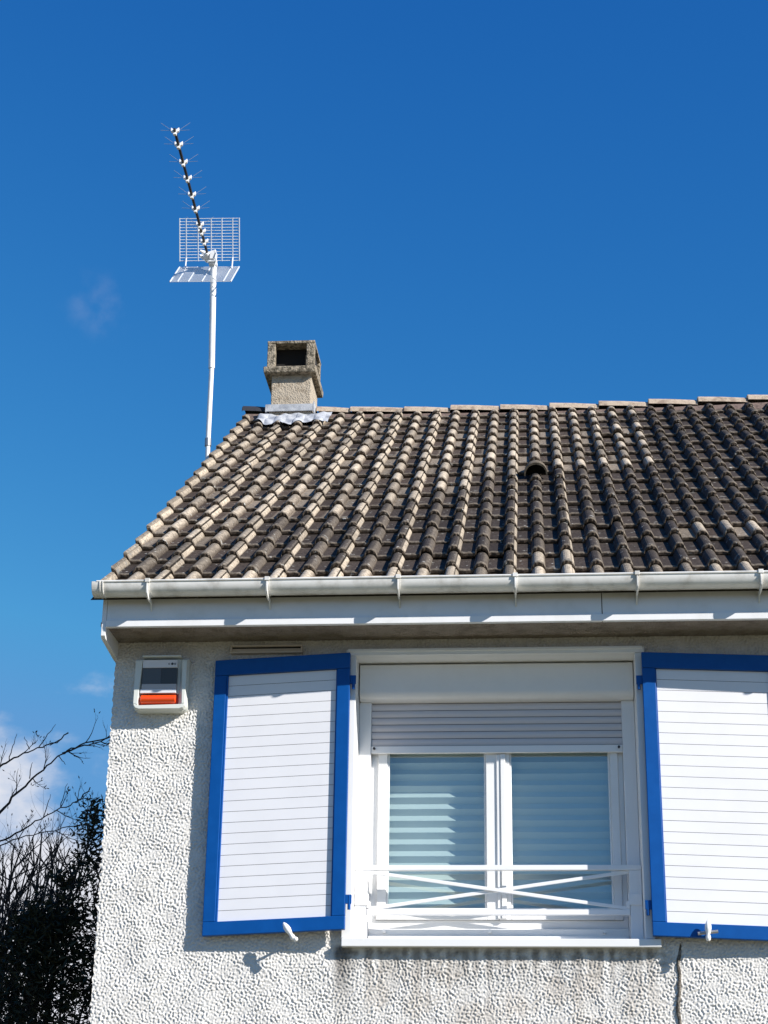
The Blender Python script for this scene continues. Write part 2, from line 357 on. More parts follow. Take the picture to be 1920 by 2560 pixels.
# ---- eaves
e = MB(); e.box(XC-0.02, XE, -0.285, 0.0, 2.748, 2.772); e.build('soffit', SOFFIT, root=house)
f = MB(); f.box(XC+0.012, -0.002+0.35, -0.30, -0.284, 2.738, 2.965); f.box(0.352, XE, -0.30, -0.284, 2.738, 2.965)
f.box(XC+0.012, XE, -0.312, -0.2995, 2.738, 2.773)
f.build('fascia', FASCIA, root=house, bevel=0.002)
c = MB(); c.prism([(-0.302, 2.965), (-0.302, 2.695), (-0.285, 2.682), (-0.004, 2.655), (0.06, 2.655), (0.06, 2.965)], 'x', XC-0.012, XC+0.011)
c.build('eaves_end_board', FASCIA, root=house, bevel=0.002)

# ---- gutter
GY, GZc, GRr = -0.372, 2.938, 0.061
def gpt(r, t):           # gutter section: upright front, rounded belly
    c_, s_ = math.cos(t), max(0.0, math.sin(t)); return (GY-r*math.copysign(abs(c_)**0.72, c_), GZc-r*s_**0.95)
def half_round(R, x0, x1, th=0.003, n=44, dip=0.0):
    m = MB(); 
    sec = [gpt(R, math.pi*k/n) for k in range(n+1)]; sec_i = [gpt(R-th, math.pi*k/n) for k in range(n+1)]
    prof = sec + sec_i[::-1]
    m.prism(prof, 'x', x0, x1); return m
gm = half_round(GRr, XC-0.02, XE)
gm.tube([(XC-0.02, GY-GRr, GZc+0.003), (XE, GY-GRr, GZc+0.003)], 0.0065, 8)      # rolled front lip
gut = gm.build('gutter', GUTTER, root=house, bevel=0)
cap = MB()
n = 20
sec = [(a_, b_+0.003) for a_, b_ in [gpt(GRr+.004, math.pi*k/n) for k in range(n+1)]]
cap.prism(sec, 'x', XC-0.045, XC-0.004)
sec2 = [(a_, b_+0.004) for a_, b_ in [gpt(GRr+.008, math.pi*k/n) for k in range(n+1)]]
cap.prism(sec2, 'x', XC-0.006, XC+0.002); cap.prism(sec2, 'x', XC+0.010, XC+0.016)
cap.build('end_cap', GUTTER, gut, house, bevel=0.002)
def bracket_mesh(xb):
    m = MB(); n = 16
    o = []; i = []
    for k in range(n+1):
        t = math.pi*(k/n)*0.62 - 0.03
        wd = 0.003+0.024*min(1, 2.2*k/n)
        g_ = gpt(GRr+wd, t); o.append((g_[0], g_[1]+0.002))
        g_ = gpt(GRr+0.0005, t); i.append((g_[0], g_[1]+0.002))
    o.append((-0.301, GZc-0.118)); i.append((-0.301, GZc-0.072))
    for w_, (a, b) in ((0.004, (o, i)),):
        for k in range(len(o)-1):
            m.hexa([(xb-w_, *a[k]), (xb+w_, *a[k]), (xb+w_, *a[k+1]), (xb-w_, *a[k+1]), (xb-w_, *b[k]), (xb+w_, *b[k]), (xb+w_, *b[k+1]), (xb-w_, *b[k+1])])
    # clip over the lip and band on the trough
    m.box(xb-0.012, xb+0.012, GY-GRr-0.011, GY-GRr+0.012, GZc-0.006, GZc+0.014)
    for k in range(n):
        t0 = math.pi*k/n*0.6; t1 = math.pi*(k+1)/n*0.6
        r0, r1 = GRr, GRr+0.003
        P = gpt
        m.hexa([(xb-0.011, *P(r1, t0)), (xb+0.011, *P(r1, t0)), (xb+0.011, *P(r1, t1)), (xb-0.011, *P(r1, t1)),
                (xb-0.011, *P(r0, t0)), (xb+0.011, *P(r0, t0)), (xb+0.011, *P(r0, t1)), (xb-0.011, *P(r0, t1))])
    return m
for xb in (-1.934, -1.324, -0.663, -0.079, 0.523, 1.126, 1.73, 2.33):
    bracket_mesh(xb).build('gutter_bracket', GUTTER, gut, house, bevel=0.001)

# ---- roof tiles: every tile a shaped piece of the roof mesh
ROWS = 17
def bumpz(u):                 # double-roll profile, u in bump widths
    d = abs(u-round(u))*B
    return 0.038*max(0.0, 1-(d/0.0375)**2)**0.6 if d < 0.0375 else 0.0
def lerp(a, b, t): return tuple(a[k]+(b[k]-a[k])*t for k in range(3))
SANDY = (0.42, 0.355, 0.275); DARK = (0.036, 0.030, 0.027); BROWN = (0.064, 0.048, 0.038); EDGEC = (0.17, 0.145, 0.115); LIP = (0.088, 0.068, 0.052)
def worn(i, jj):
    """how much the old slate-coloured coating has worn off the tile to its sandy body"""
    if i >= 4.5: lim = 99
    else: lim = 8.3 + (min(i, 0))*0.42
    s = 1.0 if jj >= lim else 0.0
    if i < -10: s = max(s*0.8, 0.35)
    return s
xi0, xi1 = -15, 47
tcol = []
def tile_piece(m, u0, u1, jrow, w_extra, dv, rot, kind, wfac, last=False, tone_r=1.0, lift_edge=0.0):
    """one tile: u range in bump units, built as a grid with a rounded lower lip"""
    us = {u0, u1}
    for c_ in range(int(math.floor(u0))-1, int(math.ceil(u1))+2):
        for k in range(13): us.add(c_-0.25+0.5*(0.5-0.5*math.cos(math.pi*k/12)))
        us |= {c_+0.34, c_+0.5, c_+0.66}
    us = sorted(t_ for t_ in us if u0 <= t_ <= u1)
    if kind == 'tile': us.append(u1+0.004)            # the free edge of the side lap turns down
    L = EX+0.05
    vl = jrow*EX+dv
    prof = [(0.006, -0.029, 3), (-0.001, -0.018, 2), (-0.001, -0.006, 2), (0.004, -0.001, 1), (0.013, 0.001, 1), (0.028, 0.001, 0), (0.12, 0, 0), (0.22, 0, 0), (L, 0, 0)]
    rows = []
    for (dvv, dw, tagc) in prof:
        row = []
        if jrow == ROWS-1 and dvv > 0.1: dvv = {0.12: 0.06, 0.22: 0.10, L: 0.145}[dvv]
        for u in us:
            x = X0+u*B
            v = vl+dvv+rot*(u-(u0+u1)/2)*B
            ww = 0.031*(1-dvv/L)+w_extra+dw-0.066
            z_b = bumpz(u)
            if u > u1-0.35 and kind == 'tile': z_b += 0.009
            if u > u1: z_b -= 0.016
            irr = 0.0016*math.sin(u*41+jrow*7)+0.0012*math.sin(u*97+jrow*3)
            if tagc >= 1: ww += irr; v += irr*1.2
            ww += z_b
            y = Y0+v*math.cos(TH)-ww*math.sin(TH); z = Z0+v*math.sin(TH)+ww*math.cos(TH)
            row.append((x, y, z))
            crest = min(1.0, bumpz(u)/0.030)
            flatc = lerp(DARK, BROWN, min(1, wfac*0.9+0.25*tone_r))
            if wfac > 0.5 and crest < 0.2 and (math.sin(u*3.1+jrow*5.3) > 0.55): flatc = lerp(flatc, SANDY, 0.35)
            cc = lerp(flatc, lerp(DARK, SANDY, wfac), max(0.0, (crest-0.40)/0.60))
            side = u-round(u)
            if kind == 'tile' and crest > 0.15 and side > 0.17 and (round(u) % 2) == 1 and u < u0+0.5: cc = lerp(cc, SANDY, 0.75 if u < 3 else 0.25)    # sandier strip beside the side lap
            elif crest > 0.2 and side > 0.12: cc = lerp(cc, SANDY, 0.13 if u < 3.4 else 0.04)
            cc = tuple(t_*tone_r for t_ in cc)
            if tagc == 1: cc = lerp(cc, EDGEC, 0.75)
            if tagc >= 2: cc = LIP
            if u >= u1 and kind == 'tile': cc = (0.03, 0.025, 0.02)
            tcol.append((*cc, 1))
        rows.append(row)
    m.grid(rows)
roof_m = MB()
random.seed(21)
special = {(-2, 2): 0.012, (-4, 2): 0.010, (2, 4): 0.012, (-8, 11): 0.006, (4, 13): 0.01}
sandy_tiles = {(6, 3), (8, 3), (6, 3), (0, 1), (-10, 9)}
for jrow in range(ROWS):
    for k in range(-7, 24):
        i = 2*k
        wf = worn(i+random.uniform(-.8, .8), jrow+random.uniform(-.6, .6))
        wf = max(0.0, min(1, wf*random.choice([0.5, 0.75, 0.85, 0.95, 1.0])+random.uniform(0, 0.08)))
        if (i, jrow) in sandy_tiles: wf = 0.9
        if jrow == 0: wf = random.choice([0.95, 0.8, 0.35, 0.9])
        tile_piece(roof_m, i-1+0.03, i+1+0.15, jrow, special.get((i, jrow), 0)+random.uniform(-0.001, 0.003), random.uniform(-0.005, 0.005),
                   random.uniform(-0.008, 0.008), 'tile', wf, tone_r=random.uniform(0.8, 1.25))
    wf = random.uniform(0.25, 0.6)
    tile_piece(roof_m, -15.13+0.17*(1-jrow/16), -15+0.15, jrow, random.uniform(0.003, 0.007), random.uniform(-0.005, 0.005), 0.01, 'verge', wf, tone_r=random.uniform(0.8, 1.2))
# back slope, plain sheet under its own pattern, and the deck below the tiles
nf = len(roof_m.v)
zr = Z0+(YR-Y0)*TT-0.03
roof_m.quad((X0-15.2*B, YR, zr), (X0+47*B, YR, zr), (X0+47*B, 2*YR-Y0, Z0), (X0-15.2*B, 2*YR-Y0, Z0))
roof_m.quad((X0-15.2*B, Y0+0.02, Z0-0.08), (X0+47*B, Y0+0.02, Z0-0.08), (X0+47*B, YR, zr-0.06), (X0-15.2*B, YR, zr-0.06))
tcol += [(*BROWN, 1)]*8
roof = roof_m.build('roof', TILE, root=house, tone=tcol)

# vent tile with its arched hood
vm = MB(); vj = 8.42; vv = vj*EX
def rp(u, v, ww): ww -= 0.030; return (X0+u*B, Y0+v*math.cos(TH)-ww*math.sin(TH), Z0+v*math.sin(TH)+ww*math.cos(TH))
rows_o = []; rows_i = []; nA = 18
for (dv_, s_) in ((-0.03, 1.0), (0.03, 1.0), (0.11, 0.86), (0.20, 0.60), (0.27, 0.36)):
    ro = []; ri = []
    for k in range(nA+1):
        t = math.pi*k/nA
        ro.append(rp(0.02+0.50*s_*-math.cos(t), vv+dv_, 0.008+0.088*s_*math.sin(t)**0.8))
        ri.append(rp(0.02+0.44*s_*-math.cos(t), vv+dv_, 0.006+0.076*s_*math.sin(t)**0.8))
    rows_o.append(ro); rows_i.append(ri)
vm.grid(rows_o); vm.grid(rows_i); vm.grid([rows_o[0], rows_i[0]])
nv = len(vm.v)
vent_o = vm.build('vent_tile', TILE, roof, house, smooth=True, tone=[(0.14, 0.115, 0.085, 1)]*nv)
dk = MB(); dk.grid([[rp(0.02-0.45*math.cos(math.pi*k/12), vv+0.05, 0.004) for k in range(13)], [rp(0.02-0.45*math.cos(math.pi*k/12), vv+0.05, 0.004+0.078*math.sin(math.pi*k/12)**0.8) for k in range(13)]])
dk.build('vent_shade_sheet', SHADE_BLACK, vent_o, house)  # dark sheet in place of the shade inside the hood

# ridge
def ridge_z(x):
    x = min(x, 1.9); return 5.861+0.0085*x*x+0.003*x
mm = MB(); rows = []
xs = [X0-15.1*B+0.08*k for k in range(119)]
for (yy, dz) in ((YR-0.15, -0.155), (YR-0.128, -0.108), (YR-0.105, -0.080), (YR-0.05, -0.05)):
    rows.append([(x, yy+random.uniform(-.003, .003), ridge_z(x)+dz+random.uniform(-.004, .004)) for x in xs])
mm.grid(rows); mm.build('ridge_mortar', MORTAR, roof, house, smooth=True)
def ridge_tile(x0, x1):
    m = MB(); prof = [(-0.112, -0.066), (-0.104, -0.036), (-0.076, -0.012), (-0.028, 0.0), (0.028, 0.0), (0.076, -0.012), (0.104, -0.036), (0.112, -0.066)]
    rows = []
    jt = random.uniform(-0.004, 0.004); rz = random.uniform(-0.006, 0.006)
    for (x, s_, lift) in ((x0, 1.05, 0.012), (x0+0.006, 1.06, 0.014), ((x0+x1)/2, 1.03, 0.008), (x1-0.006, 0.97, -0.004), (x1, 0.96, -0.005)):
        rows.append([(x, YR+a*s_+rz*(x-x0), ridge_z((x0+x1)/2)+jt+b*s_+lift) for a, b in prof])
    m.grid(rows)
    rin = [[(x0+0.002, YR+a*0.96, ridge_z(x0)+jt+b*0.96-0.004) for a, b in prof]]
    m.grid([rows[0], rin[0]])
    rin2 = [(x1-0.002, YR+a*0.85, ridge_z(x1)+jt+b*0.9-0.02) for a, b in prof]; m.grid([rows[-1], rin2])
    return m
x = -1.52
first = True
segs = [(-2.25, -2.02)]
edges = [-1.66, -1.395, -0.99+0.02, -0.605, -0.218, 0.165, 0.548, 0.93, 1.31, 1.69, 2.07, 2.45, 2.83, 3.21, 3.6, 4.0, 4.4, 4.8, 5.2, 5.6, 6.0, 6.4, 6.8]
segs += [(a, b-0.004) for a, b in zip(edges[:-1], edges[1:])]
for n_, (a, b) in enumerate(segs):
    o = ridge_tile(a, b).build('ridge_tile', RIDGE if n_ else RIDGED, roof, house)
    if n_ == 0: o['label'] = 'dark ridge end tile left of the chimney'

# ---- chimney
ch = MB(); cx0, cx1, cy0, cy1 = -2.015, -1.70, 3.77, 4.17
def taper(m, x0, x1, y0, y1, z0, z1, k):
    m.hexa([(x0-k, y0-k, z0), (x1+k, y0-k, z0), (x1+k, y1+k, z0), (x0-k, y1+k, z0), (x0, y0, z1), (x1, y0, z1), (x1, y1, z1), (x0, y1, z1)])
ch.box(cx0, cx1, cy0, cy1, 5.83, 6.12); taper(ch, cx0-0.001, cx1+0.001, cy0-0.001, cy1+0.001, 5.70, 5.86, 0.022)
chim = ch.build('chimney', CONC, root=house, bevel=0.006)
sb = MB(); taper(sb, -2.077, -1.655, 3.705, 4.215, 6.118, 6.172, -0.004); sb.build('crown_slab', CONCD, chim, house, bevel=0.008)
cw = MB(); bx0, bx1, by0, by1, bz0, bz1 = -2.057, -1.680, 3.76, 4.185, 6.173, 6.42
pw = 0.064
for (a0, a1) in ((bx0, bx0+pw), (bx1-pw, bx1)):
    for (b0, b1) in ((by0, by0+pw), (by1-pw, by1)): cw.box(a0, a1, b0, b1, bz0, bz1-0.024)
cw.box(bx0-0.002, bx1+0.002, by0-0.002, by1+0.002, bz1-0.026, bz1)
cw.build('chimney_cowl', CONCD, chim, house, bevel=0.006)
fl = MB(); fl.box(bx0+0.02, bx1-0.022, by0+0.11, by1-0.05, bz0-0.002, bz1-0.027); fl.build('cowl_shade_box', SHADE_BLACK, chim, house)  # added dark box: the cowl's shaded inside painted black
ld = MB(); ld.box(cx0-0.035, cx1+0.03, cy0-0.035, cy0-0.022, 5.795, 5.852); ld.box(cx1+0.024, cx1+0.034, cy0-0.036, cy1, 5.79, 5.87); ld.box(cx0-0.036, cx0-0.026, cy0-0.036, cy1, 5.79, 5.84)
# dressed apron over the tiles below the stack
rows = []
us = np.linspace(-14.25, -10.45, 60)
for q_ in range(9):
    r = []
    for u in us:
        v = 16.30-1.25*q_/8+0.12*math.sin(u*2.1)*(q_/8)+0.10*math.sin(u*5.3+1)*(q_/8)
        hh = (0.022+0.45*bumpz(u))*(q_/8)**0.6+0.030*(1-q_/8)+0.006*math.sin(u*4+q_)+0.004*math.sin(u*9-q_*1.3)
        r.append(rp(u, v*EX, hh))
    rows.append(r)
ld.grid(rows)
ld.build('lead_flashing', LEAD, chim, house, smooth=False)

# ---- window
tr = MB()
y0, y1 = -0.036, 0.30
tr.box(OX0-0.048, OX0, y0, 0.0, 1.222, 2.6535); tr.box(OX1, OX1+0.046, y0, 0.0, 1.222, 2.6535)
tr.box(OX0-0.052, OX1+0.048, y0-0.002, 0.0, 2.654, 2.685)
tr.box(OX0-0.044, OX1+0.040, y0-0.010, 0.0, 2.672, 2.688)
tr.box(OX0-0.03, OX0, 0.0005, y1, 1.222, 2.6535); tr.box(OX1, OX1+0.03, 0.0005, y1, 1.222, 2.6535); tr.box(OX0-0.03, OX1+0.03, 0.0005, y1, 2.654, 2.685)
win = tr.build('window', PVC, root=house, bevel=0.003)
sm_ = MB(); sm_.hexa([(OX0-0.045, -0.055, 1.181), (OX1+0.072, -0.055, 1.181), (OX1+0.072, 0.2, 1.181), (OX0-0.045, 0.2, 1.181),
                      (OX0-0.045, -0.055, 1.219), (OX1+0.072, -0.055, 1.219), (OX1+0.072, 0.2, 1.2215), (OX0-0.045, 0.2, 1.2215)])
sm_.build('sill', PVC, win, house, bevel=0.003)
# roller box: rounded lower nose
rb = MB(); prof = [(0.24, 2.64), (0.108, 2.646), (0.102, 2.640), (0.101, 2.52)]
for k in range(7):
    t = math.pi/2*k/6; prof.append((0.101+0.045*(1-math.cos(t)), 2.50-0.040*math.sin(t)))
prof += [(0.24, 2.460)]
rb.prism(prof, 'x', OX0+0.006, OX1-0.004); rbo = rb.build('roller_shutter_box', BOXW, win, house)
m_ = rbo.modifiers.new('bevel', 'BEVEL'); m_.width = 0.002; m_.segments = 2; m_.limit_method = 'ANGLE'; m_.angle_limit = R_(50)
for (a, b) in ((OX0+0.001, -0.842), (0.452, OX1-0.001)):
    gd = MB(); gd.box(a, b, 0.168, 0.235, 1.222, 2.4595); gd.build('guide_rail', ALU, win, house, bevel=0.003)
rs = MB(); zb = 2.19
for k in range(7):
    za = zb+0.042+k*0.0375; h_ = 0.0345
    if za > 2.458: break
    rows = []
    for q_ in range(6): 
        t = q_/5; rows.append([(xx, 0.187-0.006*math.sin(math.pi*t)+0.0, za+h_*t) for xx in (-0.8415, 0.4515)])
    rs.grid(rows)
rso = rs.build('roller_shutter', SLATG, win, house, smooth=True)
rg = MB(); rg.box(-0.8415, 0.4515, 0.189, 0.193, 2.20, 2.4585); rg.build('slat_joint', GAP, rso, house)
rl = MB(); rl.box(-0.8415, 0.4515, 0.174, 0.196, zb, zb+0.038); rl.build('bottom_bar', ALU, rso, house, bevel=0.003)
for xx in (-0.825, 0.432):
    st = MB(); st.tube([(xx, 0.160, zb+0.024), (xx, 0.176, zb+0.024)], 0.0065, 10); st.build('stop_button', INK, rso, house)
# frame and two sashes with rebated profiles
wf = MB()
ya, yb = 0.215, 0.27
wf.box(-0.8415, -0.806, ya, yb, 1.30, 2.45); wf.box(0.425, 0.4515, ya, yb, 1.30, 2.45); wf.box(-0.8415, 0.4515, ya-0.001, yb, 1.30, 1.345)
wf.box(-0.8415, 0.4515, 0.16, yb, 1.2225, 1.262); wf.box(-0.8415, 0.4515, 0.185, yb, 1.2625, 1.2995)
wf.build('window_frame', PVC, win, house, bevel=0.003)
for (a, b, s0, s1) in ((-0.8055, -0.190, 0.048, 0.060), (-0.189, 0.4245, 0.060, 0.040)):
    sh = MB(); zb0, zt0 = 1.346, 2.44; yf = 0.200
    sh.box(a, a+s0, yf, yf+0.05, zb0, zt0); sh.box(b-s1, b, yf, yf+0.05, zb0, zt0)
    sh.box(a+s0, b-s1, yf, yf+0.05, zb0, zb0+0.058); sh.box(a+s0, b-s1, yf, yf+0.05, zt0-0.06, zt0)
    sh.box(a+s0, a+s0+0.010, yf+0.010, yf+0.05, zb0+0.058, zt0-0.06); sh.box(b-s1-0.010, b-s1, yf+0.010, yf+0.05, zb0+0.058, zt0-0.06)
    so_ = sh.build('sash', PVC, win, house, bevel=0.003)
    gp = MB(); gp.quad((a+s0, yf+0.024, zb0+0.05), (b-s1, yf+0.024, zb0+0.05), (b-s1, yf+0.024, zt0-0.05), (a+s0, yf+0.024, zt0-0.05))
    gp.build('pane', GLASS, so_, house, recalc=False)
    bl = MB(); rows = []; k = 0; zz = zt0-0.03; pitch = 0.0608
    while zz > zb0-0.01:
        rows.append([(a+0.005, 0.292, zz), (b-0.005, 0.292, zz)]); rows.append([(a+0.005, 0.318, zz-pitch*0.5), (b-0.005, 0.318, zz-pitch*0.5)]); zz -= pitch
    bl.grid(rows); bl.build('pleated_blind', BLIND, so_, house)
mu = MB(); mu.box(-0.196, -0.176, 0.192, 0.1995, 1.35, 2.185); mu.box(-0.1755, -0.150, 0.186, 0.1995, 1.35, 2.185); mu.build('meeting_stile', PVC, win, house, bevel=0.003)
bk = MB(); bk.quad((OX0-0.03, 0.42, 1.2), (OX1+0.03, 0.42, 1.2), (OX1+0.03, 0.42, 2.7), (OX0-0.03, 0.42, 2.7)); bk.build('room_lining', INNER, win, house)
# low balcony rail across the opening
ra = MB(); yr = 0.080
xl, xr = OX0+0.002, OX1-0.002
ra.box(xl, xr, yr, yr+0.035, 1.572, 1.597); ra.box(xl+0.062, xr-0.062, yr, yr+0.035, 1.353, 1.379)
for (a, b) in (((-0.845, 1.566), (0.455, 1.383)), ((-0.845, 1.383), (0.455, 1.566))):
    off = 0.0 if a[1] > b[1] else 0.0125
    ra.bar((a[0], yr+0.008+off, a[1]), (b[0], yr+0.008+off, b[1]), 0.011, 0.017)
for s_, xx in ((1, xl), (-1, xr)):
    x0_, x1_ = sorted((xx, xx+s_*0.060)); ra.box(x0_, x1_, yr+0.002, yr+0.05, 1.222, 1.571)
    x0_, x1_ = sorted((xx+s_*0.001, xx+s_*0.068)); ra.box(x0_, x1_, yr-0.006, yr+0.05, 1.40, 1.455)
    x0_, x1_ = sorted((xx+s_*0.061, xx+s_*0.078)); ra.box(x0_, x1_, yr-0.002, yr+0.04, 1.385, 1.42)
ra.build('balcony_rail', ALU, win, house, bevel=0.002)
for xx in (-0.76, -0.235, 0.33):
    sc_ = MB(); sc_.tube([(xx, 0.150, 1.285), (xx, 0.186, 1.285)], 0.009, 10); sc_.build('drain_cap', PVC, win, house, bevel=0.002)

# ---- blue framed shutters: free side drops a little and lies nearer the wall
def shutter(hx, fx, zh0, zh1, zf0, zf1, name='shutter'):
    yh, yf_ = -0.092, -0.060; th = 0.036
    def P(s, t, d): # s 0 hinge ->1 free, t 0 bottom->1 top, d depth behind the front face
        zb_ = zh0+(zf0-zh0)*s; zt_ = zh1+(zf1-zh1)*s
        return (hx+(fx-hx)*s, yh+(yf_-yh)*s+d, zb_+(zt_-zb_)*t)
    Wd = abs(fx-hx); H = zh1-zh0
    def blk(m, s0, s1, t0, t1, d0, d1):
        m.hexa([P(s0,t0,d0), P(s1,t0,d0), P(s1,t0,d1), P(s0,t0,d1), P(s0,t1,d0), P(s1,t1,d0), P(s1,t1,d1), P(s0,t1,d1)])
    sh_, sf_ = 0.066/Wd, 0.062/Wd; tb, tt = 0.066/H, 0.082/H
    fr = MB(); blk(fr, 0, sh_, tb+0.0005, 1-tt-0.0005, 0, th); blk(fr, 1-sf_, 1, tb+0.0005, 1-tt-0.0005, 0, th); blk(fr, 0, 1, 0, tb, -0.0015, th); blk(fr, 0, 1, 1-tt, 1, -0.0015, th)
    # thin inner bead beside each stile
    blk(fr, 1-sf_-0.010/Wd, 1-sf_+0.001/Wd, tb, 1-tt, 0.006, th-0.003); blk(fr, sh_-0.001/Wd, sh_+0.006/Wd, tb, 1-tt, 0.014, th-0.003)
    o = fr.build(name, BLUE, root=house, bevel=0.003)
    pn = MB(); n_ = 23; a0, a1 = sh_+0.006/Wd, 1-sf_-0.010/Wd
    for k in range(n_):
        t0 = tb+(1-tb-tt)*k/n_; t1 = tb+(1-tb-tt)*(k+1)/n_; gp_ = 0.0024/H
        blk(pn, a0, a1, t0+gp_/2, t1-gp_/2, 0.018, 0.026)
    po = pn.build('slat_panel', SLAT, o, house)
    gv = MB(); blk(gv, a0, a1, tb, 1-tt, 0.0215, 0.0245); gv.build('slat_groove', GAP, po, house)
    sg = 1 if fx < hx else -1
    for t in (0.90, 0.105):
        hg = MB(); p = P(0, t, 0.012); hg.box(min(p[0], p[0]+sg*0.030), max(p[0], p[0]+sg*0.030), p[1], p[1]+0.016, p[2]-0.022, p[2]+0.022)
        hg.tube([(p[0]+sg*0.018, p[1]+0.006, p[2]-0.05), (p[0]+sg*0.018, p[1]+0.006, p[2]+0.02)], 0.008, 10)
        hg.build('hinge', BLUE, o, house, bevel=0.002)
    return o
shutter(-0.932, -1.636, 1.257, 2.655, 1.228, 2.629)
shutter(0.549, 1.255, 1.229, 2.640, 1.206, 2.622)
# catches that hold them open
def catch(px, pz, dirv, bar):
    m = MB(); d = Vector((dirv[0], 0, dirv[1])).normalized(); ps = []; rs_ = []
    for (t, r) in ((-0.042, 0.007), (-0.036, 0.012), (-0.024, 0.013), (-0.012, 0.009), (0, 0.012), (0.014, 0.016), (0.032, 0.015), (0.048, 0.009), (0.056, 0.003)):
        ps.append(Vector((px, -0.118, pz))+d*t); rs_.append(r)
    m.tube(ps, rs_, 12)
    m.tube([(px+0.006, 0.0, pz-0.018), (px+0.006, -0.05, pz-0.016), (px, -0.112, pz-0.006)], 0.007, 8)
    o = m.build('shutter_catch', WPLA, root=house, smooth=True)
    if bar:
        b_ = MB(); b_.tube([(px-0.048, -0.106, pz-0.006), (px+0.048, -0.106, pz+0.004)], 0.008, 8); b_.build('catch_bar', STEEL, o, house, smooth=True)
    else:
        b_ = MB(); c0 = Vector((px, -0.118, pz))-d*0.030+Vector((0.014, -0.004, -0.008))
        b_.tube([c0+Vector((0, 0, -0.011)), c0+Vector((0, 0, -0.008)), c0, c0+Vector((0, 0, 0.008)), c0+Vector((0, 0, 0.011))], [0.003, 0.009, 0.0125, 0.009, 0.003], 12)
        b_.build('catch_weight', WPLA, o, house, smooth=True)
catch(-1.196, 1.238, (-0.55, 0.8), False)
catch(0.808, 1.243, (0.04, 1), True)

# ---- vent grille under the eaves
vg = MB(); a, b, z0, z1 = -1.566, -1.189, 2.676, 2.719; f0, f1 = -0.034, -0.004
vg.box(a, b, f0, f1, z1-0.008, z1); vg.box(a, b, f0, f1, z0, z0+0.009); vg.box(a, a+0.008, f0, f1, z0+0.0095, z1-0.0085); vg.box(b-0.008, b, f0, f1, z0+0.0095, z1-0.0085)
vg.hexa([(a+0.009, f0+0.003, z0+0.010), (b-0.009, f0+0.003, z0+0.010), (b-0.009, f0+0.012, z0+0.010), (a+0.009, f0+0.012, z0+0.010),
         (a+0.009, f0+0.012, z1-0.017), (b-0.009, f0+0.012, z1-0.017), (b-0.009, f0+0.016, z1-0.017), (a+0.009, f0+0.016, z1-0.017)])
vo = vg.build('vent_grille', VENT, root=house, bevel=0.001)
vb = MB(); vb.box(a+0.0085, b-0.0085, -0.0165, -0.012, z0+0.0095, z1-0.0085); vb.build('slot_shade_sheet', SHADE_BLACK, vo, house)  # black backing stands for the shade behind the slot

# ================================================================== SECURITY SIREN
ax0, ax1, az0, az1 = -2.056, -1.775, 2.362, 2.640
siren = thing('security_siren', 'white wall-mounted alarm siren box with orange lens and smoked window, under the eaves', 'alarm siren', ((ax0+ax1)/2, 0, az0))
def rrect(x0, x1, z0, z1, rb, rt_, n=6):
    p = []
    for (cx, cz, r, a0) in ((x0+rb, z0+rb, rb, 180), (x1-rb, z0+rb, rb, 270), (x1-rt_, z1-rt_, rt_, 0), (x0+rt_, z1-rt_, rt_, 90)):
        for k in range(n+1):
            t = R_(a0+90*k/n); p.append((cx+r*math.cos(t), cz+r*math.sin(t)))
    return p
hs_ = MB()
hs_.prism(rrect(ax0, ax1, az0, az1, 0.034, 0.006), 'y', -0.052, 0.0)
# raised U of the casing: two arms and a chin, chamfered to the front
def arm(m, pts_b, pts_f, yb_, yf__):
    n = len(pts_b); i = len(m.v)
    m.v += [(p[0], yb_, p[1]) for p in pts_b] + [(p[0], yf__, p[1]) for p in pts_f]
    m.f.append(tuple(i+n+k for k in range(n)))
    for k in range(n): m.f.append((i+k, i+(k+1) % n, i+n+(k+1) % n, i+n+k))
outer = rrect(ax0+0.001, ax1-0.001, az0+0.001, az1-0.004, 0.034, 0.006)
def ubody(k, inset):     # left arm / right arm / chin quads
    return None
lx0, lx1 = ax0+0.034, ax1-0.052        # inner edges of the arms (narrow left, wide bevelled right)
arm(hs_, [(ax0+0.002, az0+0.036), (lx0-0.002, az0+0.030), (lx0+0.012, az1-0.006), (ax0+0.002, az1-0.006)],
         [(ax0+0.006, az0+0.036), (lx0-0.006, az0+0.030), (lx0+0.008, az1-0.012), (ax0+0.006, az1-0.012)], -0.051, -0.082)
arm(hs_, [(lx1+0.006, az0+0.030), (ax1-0.002, az0+0.036), (ax1-0.002, az1-0.006), (lx1+0.008, az1-0.006)],
         [(lx1+0.030, az0+0.034), (ax1-0.006, az0+0.036), (ax1-0.006, az1-0.012), (lx1+0.022, az1-0.012)], -0.051, -0.082)
chin_b = [(ax0+0.002, az0+0.0365), (ax0+0.004, az0+0.022), (ax0+0.014, az0+0.009), (ax0+0.034, az0+0.002), (ax1-0.034, az0+0.002), (ax1-0.014, az0+0.009), (ax1-0.004, az0+0.022), (ax1-0.002, az0+0.0365), (lx1+0.006, az0+0.031), (lx0, az0+0.027)]
chin_f = [(ax0+0.006, az0+0.0365), (ax0+0.009, az0+0.025), (ax0+0.018, az0+0.014), (ax0+0.036, az0+0.008), (ax1-0.036, az0+0.008), (ax1-0.018, az0+0.014), (ax1-0.009, az0+0.025), (ax1-0.006, az0+0.0365), (lx1+0.024, az0+0.031), (lx0, az0+0.026)]
arm(hs_, chin_b, chin_f, -0.051, -0.0815)
hs_.build('casing', SIREN, root=siren, bevel=0.002)
px0, px1 = lx0+0.010, lx1-0.004
hd = MB(); hd.box(px0-0.004, px1+0.018, -0.088, 0.0, az1+0.004, az1+0.013); hd.build('rain_hood', SIREN, root=siren, bevel=0.002)
